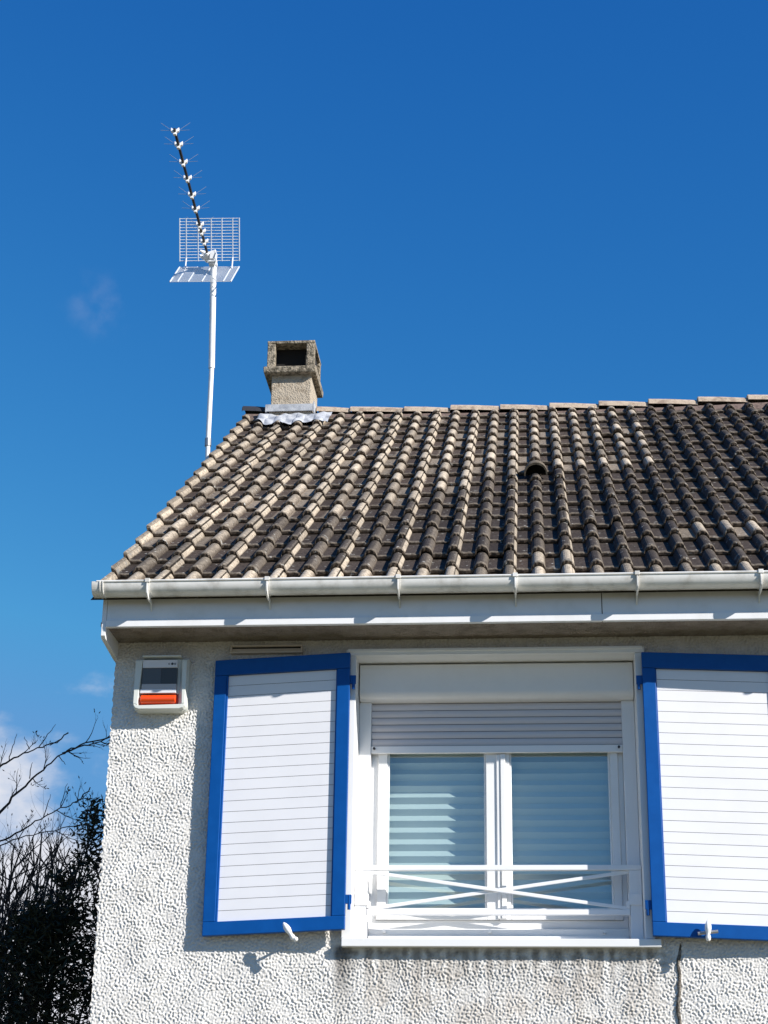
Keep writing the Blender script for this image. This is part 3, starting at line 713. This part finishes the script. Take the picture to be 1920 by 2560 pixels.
p1 = MB(); p1.box(px0, px1, -0.080, -0.052, 2.588, 2.630); p1.build('front_panel', SIRENP, root=siren, bevel=0.002)
p1 = MB(); p1.box(px0-0.006, px1, -0.079, -0.052, 2.453, 2.474); p1.build('front_panel', SIRENP, root=siren, bevel=0.002)
p2 = MB(); p2.box(px0, px0+0.098, -0.076, -0.052, 2.502, 2.5875); p2.build('smoked_window', SMOKED, root=siren, bevel=0.001)
p3 = MB(); p3.box(px0+0.0985, px1, -0.076, -0.052, 2.502, 2.5875); p3.build('smoked_window', SMOKEB, root=siren, bevel=0.001)
p4 = MB(); p4.box(px0, px1, -0.078, -0.052, 2.4745, 2.5015); p4.build('grey_band', GREYB, root=siren, bevel=0.001)
p5 = MB(); p5.box(lx0-0.004, lx1+0.006, -0.055, -0.050, 2.390, 2.4525); p5.build('lens_recess', REDD, root=siren)
ln = MB(); 
ln.tube([(lx0+0.006, -0.060, 2.424), (lx0+0.010, -0.060, 2.424), (lx1-0.008, -0.060, 2.424), (lx1-0.004, -0.060, 2.424)], [0.018, 0.0225, 0.0225, 0.018], 20)
ln.build('orange_lens', AMBER, root=siren, smooth=False)
mk = MB(); zc = 2.6075; yk = -0.0812
def ring(m, cx, r, n=12):
    i = len(m.v); m.v += [(cx+r*math.cos(2*math.pi*k/n), yk, zc+r*math.sin(2*math.pi*k/n)) for k in range(n)]; m.f.append(tuple(range(i, i+n)))
xk = px1-0.046
mk.quad((xk, yk, zc-0.0045), (xk+0.003, yk, zc-0.0045), (xk+0.003, yk, zc+0.0045), (xk, yk, zc+0.0045))
for dz in (-0.0035, 0.0035): mk.quad((xk+0.004, yk, zc+dz-0.001), (xk+0.009, yk, zc+dz-0.001), (xk+0.009, yk, zc+dz+0.001), (xk+0.004, yk, zc+dz+0.001))
ring(mk, xk+0.020, 0.0068)
for dx in (0.030, 0.037): mk.quad((xk+dx, yk, zc-0.0045), (xk+dx+0.0025, yk, zc-0.0045), (xk+dx+0.0025, yk, zc+0.0045), (xk+dx, yk, zc+0.0045))
for dz in (-0.0035, 0.0035): mk.quad((xk+0.0326, yk, zc+dz-0.001), (xk+0.0369, yk, zc+dz-0.001), (xk+0.0369, yk, zc+dz+0.001), (xk+0.0326, yk, zc+dz+0.001))
mk.build('printed_mark', INK, root=siren)

# ================================================================== TELEVISION AERIAL
AY = 3.0
pb = bproj(518, 1200, AY); ptop = bproj(534, 655, AY)
aer = thing('tv_antenna', 'tall white rooftop television aerial with grid reflectors on a pole beside the gable', 'antenna', (pb.x, AY, pb.z-0.5))
pl = MB(); d = (ptop-pb).normalized()
pl.tube([pb-d*0.55, bproj(520, 1108, AY)], 0.017, 14); pl.tube([bproj(520, 1104, AY), bproj(529, 920, AY)], 0.0185, 14); pl.tube([bproj(529, 921, AY), ptop], 0.0235, 14)
pl.build('pole', GALV, root=aer, smooth=True)
for zz in (-0.45, -0.1):
    wb = MB(); p = pb+d*zz; wb.bar((p.x-0.03, AY, p.z), (XC+0.006, AY, p.z), 0.03, 0.03); wb.build('wall_bracket', STEEL, root=aer, bevel=0.002)
sb_ = MB(); p = bproj(520, 1106, AY); sb_.tube([p-d*0.03, p+d*0.03], 0.024, 14); sb_.build('pole_clamp', STEEL, root=aer, smooth=True)
# boom
zb_ = bproj(533, 655, AY).z+0.06
def at_z(x, y, z):
    dd = (x-960)*rt - (y-1280)*up + CF*1000*fw; t = z/dd.z
    return Vector((dd.x*t, dd.y*t-CD, z))
tip = at_z(437, 327, zb_); back = at_z(524, 655, zb_)
bd = (tip-back).normalized(); bs = Vector((-bd.y, bd.x, 0)).normalized()
if bs.x < 0: bs = -bs
bo = MB(); bo.bar(back-bd*0.06, tip+bd*0.02, 0.017, 0.019); bo.build('boom', BOOM, root=aer, bevel=0.002)
def director_mesh(c, sc=1.0):
    m = MB(); c = c+Vector((0, 0, 0.004))
    for s_ in (-1, 1):
        m.hexa([c+bs*s_*0.006-bd*0.010+Vector((0,0,-0.020)), c+bs*s_*0.034*sc-bd*0.010+Vector((0,0,-0.004)), c+bs*s_*0.034*sc+bd*0.012+Vector((0,0,-0.004)), c+bs*s_*0.006+bd*0.012+Vector((0,0,-0.020)),
                c+bs*s_*0.006-bd*0.010+Vector((0,0,0.006)), c+bs*s_*0.034*sc-bd*0.010+Vector((0,0,0.022)), c+bs*s_*0.034*sc+bd*0.012+Vector((0,0,0.022)), c+bs*s_*0.006+bd*0.012+Vector((0,0,0.006))])
    m.hexa([c-bs*0.011-bd*0.012+Vector((0,0,-0.032)), c+bs*0.011-bd*0.012+Vector((0,0,-0.032)), c+bs*0.011+bd*0.012+Vector((0,0,-0.032)), c-bs*0.011+bd*0.012+Vector((0,0,-0.032)),
            c-bs*0.011-bd*0.012+Vector((0,0,-0.014)), c+bs*0.011-bd*0.012+Vector((0,0,-0.014)), c+bs*0.011+bd*0.012+Vector((0,0,-0.014)), c-bs*0.011+bd*0.012+Vector((0,0,-0.014))])
    return m
def rods_mesh(c, L=0.10):
    ms = []; c = c+Vector((0, 0, 0.008))
    for s_ in (-1, 1):
        for uz in (0.50, -0.08):
            m = MB(); ms.append(m)
            m.tube([c+bs*s_*0.03+Vector((0,0,0.006 if uz > 0 else 0)), c+bs*s_*L+Vector((0, 0, 0.012+L*uz))], 0.0014, 6)
    return ms
for (px, py) in ((437, 329), (446, 363), (457, 407), (468, 447), (480, 488), (489, 523), (500, 563), (506, 580), (513, 605)):
    c = at_z(px, py, zb_)
    t = (c-back).dot(bd); c = back+bd*t
    dr = director_mesh(c, 0.82).build('director', WPLA, root=aer, bevel=0.002)
    [m_.build('director_rod', DROD, dr, aer) for m_ in rods_mesh(c)]
dp = MB(); c = back+bd*0.10
for s_ in (-1, 1):
    for (z0, z1) in ((-0.03, -0.008), (0.012, 0.034)):
        dp.tube([c+bs*s_*0.004+Vector((0,0,z0)), c+bs*s_*0.03+Vector((0,0,(z0+z1)/2)), c+bs*s_*0.06+Vector((0,0,z1))+bd*0.02], [0.016, 0.018, 0.007], 10)
dp.tube([c-bd*0.03+Vector((0,0,-0.02)), c+bd*0.03+Vector((0,0,-0.022)), c+bd*0.06+Vector((0,0,-0.012))], [0.028, 0.03, 0.012], 12)
dp.build('dipole_housing', WPLA, root=aer, smooth=True)
# two grid reflectors opening towards the masthead direction
apex = back - bd*0.0
def grid_panel(name, p0, vdir, h, bars, ribs, wid=0.462, mat_=ROD):
    m = MB(); v = vdir.normalized()
    for k in range(bars):
        q0 = p0+v*(h*k/(bars-1)); m.tube([q0-bs*wid/2, q0+bs*wid/2], 0.0027, 6)
    for s_ in ribs:
        a = p0+bs*(s_*wid/2)
        m.bar(a-v*0.004, a+v*(h+0.004), 0.007 if abs(s_) < 1 else 0.010, 0.006, upv=bs)
    return m.build(name, mat_, root=aer)
up_v = (Vector((0, 0, 1))*0.25+bd*0.10)
grid_panel('grid_reflector', apex+Vector((0, 0, 0.012)), up_v, 0.325, 15, (-1, -0.78, -0.38, 0.06, 0.42, 0.78, 1))
lo_v = (Vector((0, 0, -1))*0.20+bd*0.17-bs*0.025)
grid_panel('grid_reflector', apex+Vector((0, 0, -0.045)), lo_v, 0.31, 14, (-1, -0.75, -0.4, 0.05, 0.75, 1))
for s_ in (-0.78, 0.78):
    lm = MB(); a = apex+bs*(s_*0.231); lm.bar(a+Vector((0, 0, 0.03))+bd*0.01, a+Vector((0, 0, -0.075))+bd*0.03, 0.010, 0.008, upv=bs); lm.build('reflector_arm', WPLA, root=aer, bevel=0.001)
mc = MB(); c = ptop+Vector((0, -0.02, 0.01))
mc.box(c.x-0.03, c.x+0.03, c.y-0.03, c.y+0.03, c.z-0.05, c.z-0.02); mc.box(c.x-0.022, c.x+0.022, c.y-0.035, c.y+0.025, c.z-0.01, c.z+0.045)
mc.tube([(c.x+0.02, c.y-0.03, c.z+0.05), (c.x+0.035, c.y-0.05, c.z+0.01), (c.x+0.03, c.y-0.04, c.z-0.04), (c.x+0.012, c.y-0.03, c.z-0.10)], 0.005, 8)
mc.tube([(c.x-0.035, c.y-0.035, c.z-0.035), (c.x+0.04, c.y-0.035, c.z-0.035)], 0.006, 8)
mc.build('mast_clamp', GALV, root=aer, bevel=0.002)

# ================================================================== TREES BEHIND THE CORNER
def px(x, y, Y): return bproj(x/2.572, 1700+y/2.572, Y)          # reads positions off an enlargement of the photo
def wob(pts, n=4, amp=0.012):
    out_ = []
    for a, b in zip(pts[:-1], pts[1:]):
        for k in range(n):
            t = k/n; out_.append(a.lerp(b, t)+(Vector((random.uniform(-amp, amp), random.uniform(-amp, amp), random.uniform(-amp, amp))) if k else Vector()))
    out_.append(pts[-1]); return out_
random.seed(5)
def twig(m, p, d, L, r, depth):
    pts = [p]; n_ = 5; rr_ = [r]
    for k in range(n_):
        d = (d+Vector((random.uniform(-.25, .25), random.uniform(-.2, .2), random.uniform(-.15, .28)))).normalized()
        pts.append(pts[-1]+d*L/n_); rr_.append(r*(1-0.75*(k+1)/n_))
        if depth > 0 and random.random() < 0.62:
            sd = (d+Vector((random.uniform(-.9, .9), random.uniform(-.6, .6), random.uniform(-.3, .8)))).normalized()
            twig(m, pts[-1], sd, L*random.uniform(.3, .6), rr_[-1]*0.8, depth-1)
    m.tube(pts, rr_, 5)
    if depth == 0 and random.random() < 0.35:
        e_ = pts[-1]; m.tube([e_-d*0.006, e_, e_+d*0.012], [0.0015, 0.0038, 0.0015], 5)
YT = 3.2
bt = thing('bare_tree', 'bare leafless tree with long arching branches reaching past the house corner', 'tree', (-5.2, YT+0.3, GZ))
tk = MB(); tk.tube([(-5.2, YT+.3, GZ), (-5.15, YT+.3, 0.0), (-5.0, YT+.25, 0.9), (-4.75, YT+.2, 1.7), (-4.5, YT+0.1, 2.3)], [0.14, 0.11, 0.085, 0.06, 0.035], 12)
tk.build('trunk', BARK, root=bt, smooth=True)
lm = MB()
A = [Vector((-4.6, YT+.1, 2.1)), Vector((-4.0, YT, 2.45)), px(0, 555, YT), px(60, 520, YT), px(150, 470, YT), px(240, 435, YT), px(310, 415, YT), px(380, 390, YT), px(440, 340, YT)]
Bp = [Vector((-4.75, YT+.2, 1.7)), Vector((-4.1, YT, 2.0)), px(0, 850, YT), px(60, 790, YT), px(130, 710, YT), px(210, 630, YT), px(300, 550, YT), px(370, 490, YT), px(430, 455, YT), px(520, 415, YT), px(620, 390, YT), px(720, 360, YT), px(800, 330, YT)]
B2 = [px(400, 472, YT), px(500, 432, YT+.05), px(600, 408, YT+.05), px(720, 402, YT+.05), px(820, 420, YT+.05)]
Cc = [Vector((-5.0, YT+.2, 0.9)), Vector((-4.2, YT, 1.65)), px(0, 1035, YT), px(100, 985, YT), px(200, 930, YT), px(300, 870, YT), px(390, 820, YT), px(470, 787, YT), px(520, 765, YT), px(580, 690, YT)]
Dd = [Vector((-4.95, YT+.2, 1.0)), Vector((-4.2, YT, 1.6)), px(0, 1065, YT), px(120, 1020, YT), px(250, 985, YT), px(400, 950, YT), px(520, 930, YT)]
for br_, r0, r1 in ((A, 0.010, 0.0045), (Bp, 0.012, 0.005), (B2, 0.007, 0.004), (Cc, 0.009, 0.004), (Dd, 0.0075, 0.0035)):
    p = wob(br_, 3, 0.010); n_ = len(p); lm.tube(p, [r0+(r1-r0)*min(1, k/(n_*0.55)) for k in range(n_)], 7)
    for k in range(int(n_*0.25), n_-1):
        if random.random() < 0.42:
            dd = (p[k+1]-p[k]).normalized(); sd = (dd*random.uniform(.2, .9)+Vector((random.uniform(-.4, .4), random.uniform(-.4, .4), random.choice([-.5, .7, .9])))).normalized()
            twig(lm, p[k], sd, random.uniform(0.08, 0.26), 0.0038, 2)
for tw in ([(60, 520), (75, 450), (95, 390), (108, 345)], [(190, 445), (172, 410), (158, 365)], [(250, 430), (300, 360), (335, 320), (358, 285)], [(320, 420), (400, 375), (440, 335)],
           [(190, 635), (200, 560), (210, 530)], [(390, 820), (410, 745), (435, 665)], [(280, 880), (305, 800), (325, 735)], [(480, 785), (545, 745), (580, 715)], [(372, 488), (400, 520), (420, 545)], [(430, 458), (480, 490), (520, 510), (540, 540)]):
    p = wob([px(a, b, YT) for a, b in tw], 3, 0.008); lm.tube(p, [0.0040*(1-0.72*k/len(p)) for k in range(len(p))], 5)
lm.build('branches', BARK, root=bt, smooth=True)

def leaf_cloud(m, centers, count, size):
    for _ in range(count):
        c, r = random.choice(centers)
        while True:
            v = Vector((random.uniform(-1, 1), random.uniform(-1, 1), random.uniform(-1, 1)))
            if v.length < 1: break
        p = c+Vector((v.x*r[0], v.y*r[1], v.z*r[2]))
        d = Vector((random.uniform(-1, 1), random.uniform(-1, 1), random.uniform(-.5, 1))).normalized()
        s_ = d.cross(Vector((random.uniform(-1, 1), random.uniform(-1, 1), random.uniform(-1, 1)))).normalized()
        L = size*random.uniform(.6, 1.25); w_ = L*random.uniform(.10, .17)
        nn = d.cross(s_)*L*random.uniform(-.12, .12)
        m.f.append((len(m.v), len(m.v)+1, len(m.v)+2, len(m.v)+3)); m.v += [tuple(p), tuple(p+d*L*.45+s_*w_+nn), tuple(p+d*L), tuple(p+d*L*.45-s_*w_+nn)]
def shrub(name, label, base, stems, leaf_c, count, size, cat='shrub'):
    t = thing(name, label, cat, base)
    st_ = MB()
    for pts, r in stems: 
        p = wob(pts, 4, 0.045); st_.tube(p, [r*(1-0.8*k/len(p)) for k in range(len(p))], 6)
        for k in range(2, len(p)-1):
            for q_ in range(2):
                twig(st_, p[k], ((p[k+1]-p[k]).normalized()*0.5+Vector((random.uniform(-1, 1), random.uniform(-.6, .6), random.uniform(-.1, 1)))).normalized(), random.uniform(.2, .45), 0.005, 1)
    st_.build('stems', BARK, root=t, smooth=True)
    if count:
        fm = MB(); leaf_cloud(fm, leaf_c, count, size); leaf_cloud(fm, low_c, 12000, size*1.15); fm.build('foliage', LEAF, root=t)
    return t
YS = 1.9
def pc(x, y, Y, rx, rz, ry=0.22): return (px(x, y, Y), (rx, ry, rz))
cents = [pc(620, 860, YS, .10, .10), pc(600, 960, YS, .12, .10), pc(640, 1090, YS, .12, .14), pc(560, 1180, YS, .12, .12), pc(640, 1260, YS, .18, .16), pc(520, 1400, YS, .22, .13),
         pc(400, 1300, YS, .05, .05), pc(420, 1480, YS, .25, .15), pc(620, 1480, YS, .25, .22), pc(300, 1560, YS, .22, .12), pc(450, 1650, YS, .35, .22), pc(620, 1750, YS, .3, .3), pc(200, 1700, YS, .25, .14),
         pc(330, 1850, YS, .4, .2), pc(560, 1950, YS, .35, .3), pc(100, 1950, YS, .4, .3), pc(300, 2080, YS, .45, .3), pc(50, 2150, YS, .4, .3), pc(450, 2250, YS, .5, .35)]
cents += cents[9:]
low_c = [(Vector((random.uniform(-4.1, -2.6), YS+random.uniform(-.5, .6), random.uniform(-1.3, 0.5))), (.45, .45, .4)) for _ in range(26)]
stems = []
for (x, y) in ((640, 830), (600, 1100), (410, 1280), (520, 1300), (250, 1520), (330, 1480), (120, 1650), (680, 1000)):
    e_ = px(x, y, YS); b0 = Vector((-3.2+random.uniform(-.25, .25), YS+random.uniform(-.15, .15), GZ))
    stems.append(([b0, b0.lerp(e_, .4)+Vector((0.05, 0, .15)), b0.lerp(e_, .75)+Vector((random.uniform(-.15, .12), 0, .06)), e_], 0.016))
shrub('evergreen_shrub', 'tall dark evergreen shrub with narrow leaves crowding the left house corner', (-3.2, YS, GZ), stems, cents+cents[9:]*2, 9000, 0.058)
YQ = 2.6; stems = []
random.seed(12)
for (x, y) in ((20, 1120), (90, 1060), (150, 1040), (210, 1010), (270, 980), (250, 1120), (330, 1070), (380, 1160), (60, 1250), (180, 1180), (300, 1250), (450, 1080), (-60, 1150), (-150, 1100), (120, 1330), (400, 1010), (30, 1350), (80, 1420), (200, 1320), (260, 1400), (160, 1480), (340, 1330), (420, 1250), (480, 1160), (540, 1090), (20, 1500), (-40, 1300), (240, 1220)):
    e_ = px(x, y, YQ+random.uniform(-.2, .2)); b0 = Vector((-3.75+random.uniform(-.3, .3), YQ+random.uniform(-.2, .2), GZ))
    stems.append(([b0, b0.lerp(e_, .45)+Vector((random.uniform(-.1, .1), 0, .1)), b0.lerp(e_, .8), e_], 0.018))
shrub('bare_shrub', 'leafless twiggy shrub with many thin upright stems behind the evergreen', (-3.75, YQ, GZ), stems, [], 0, 0)
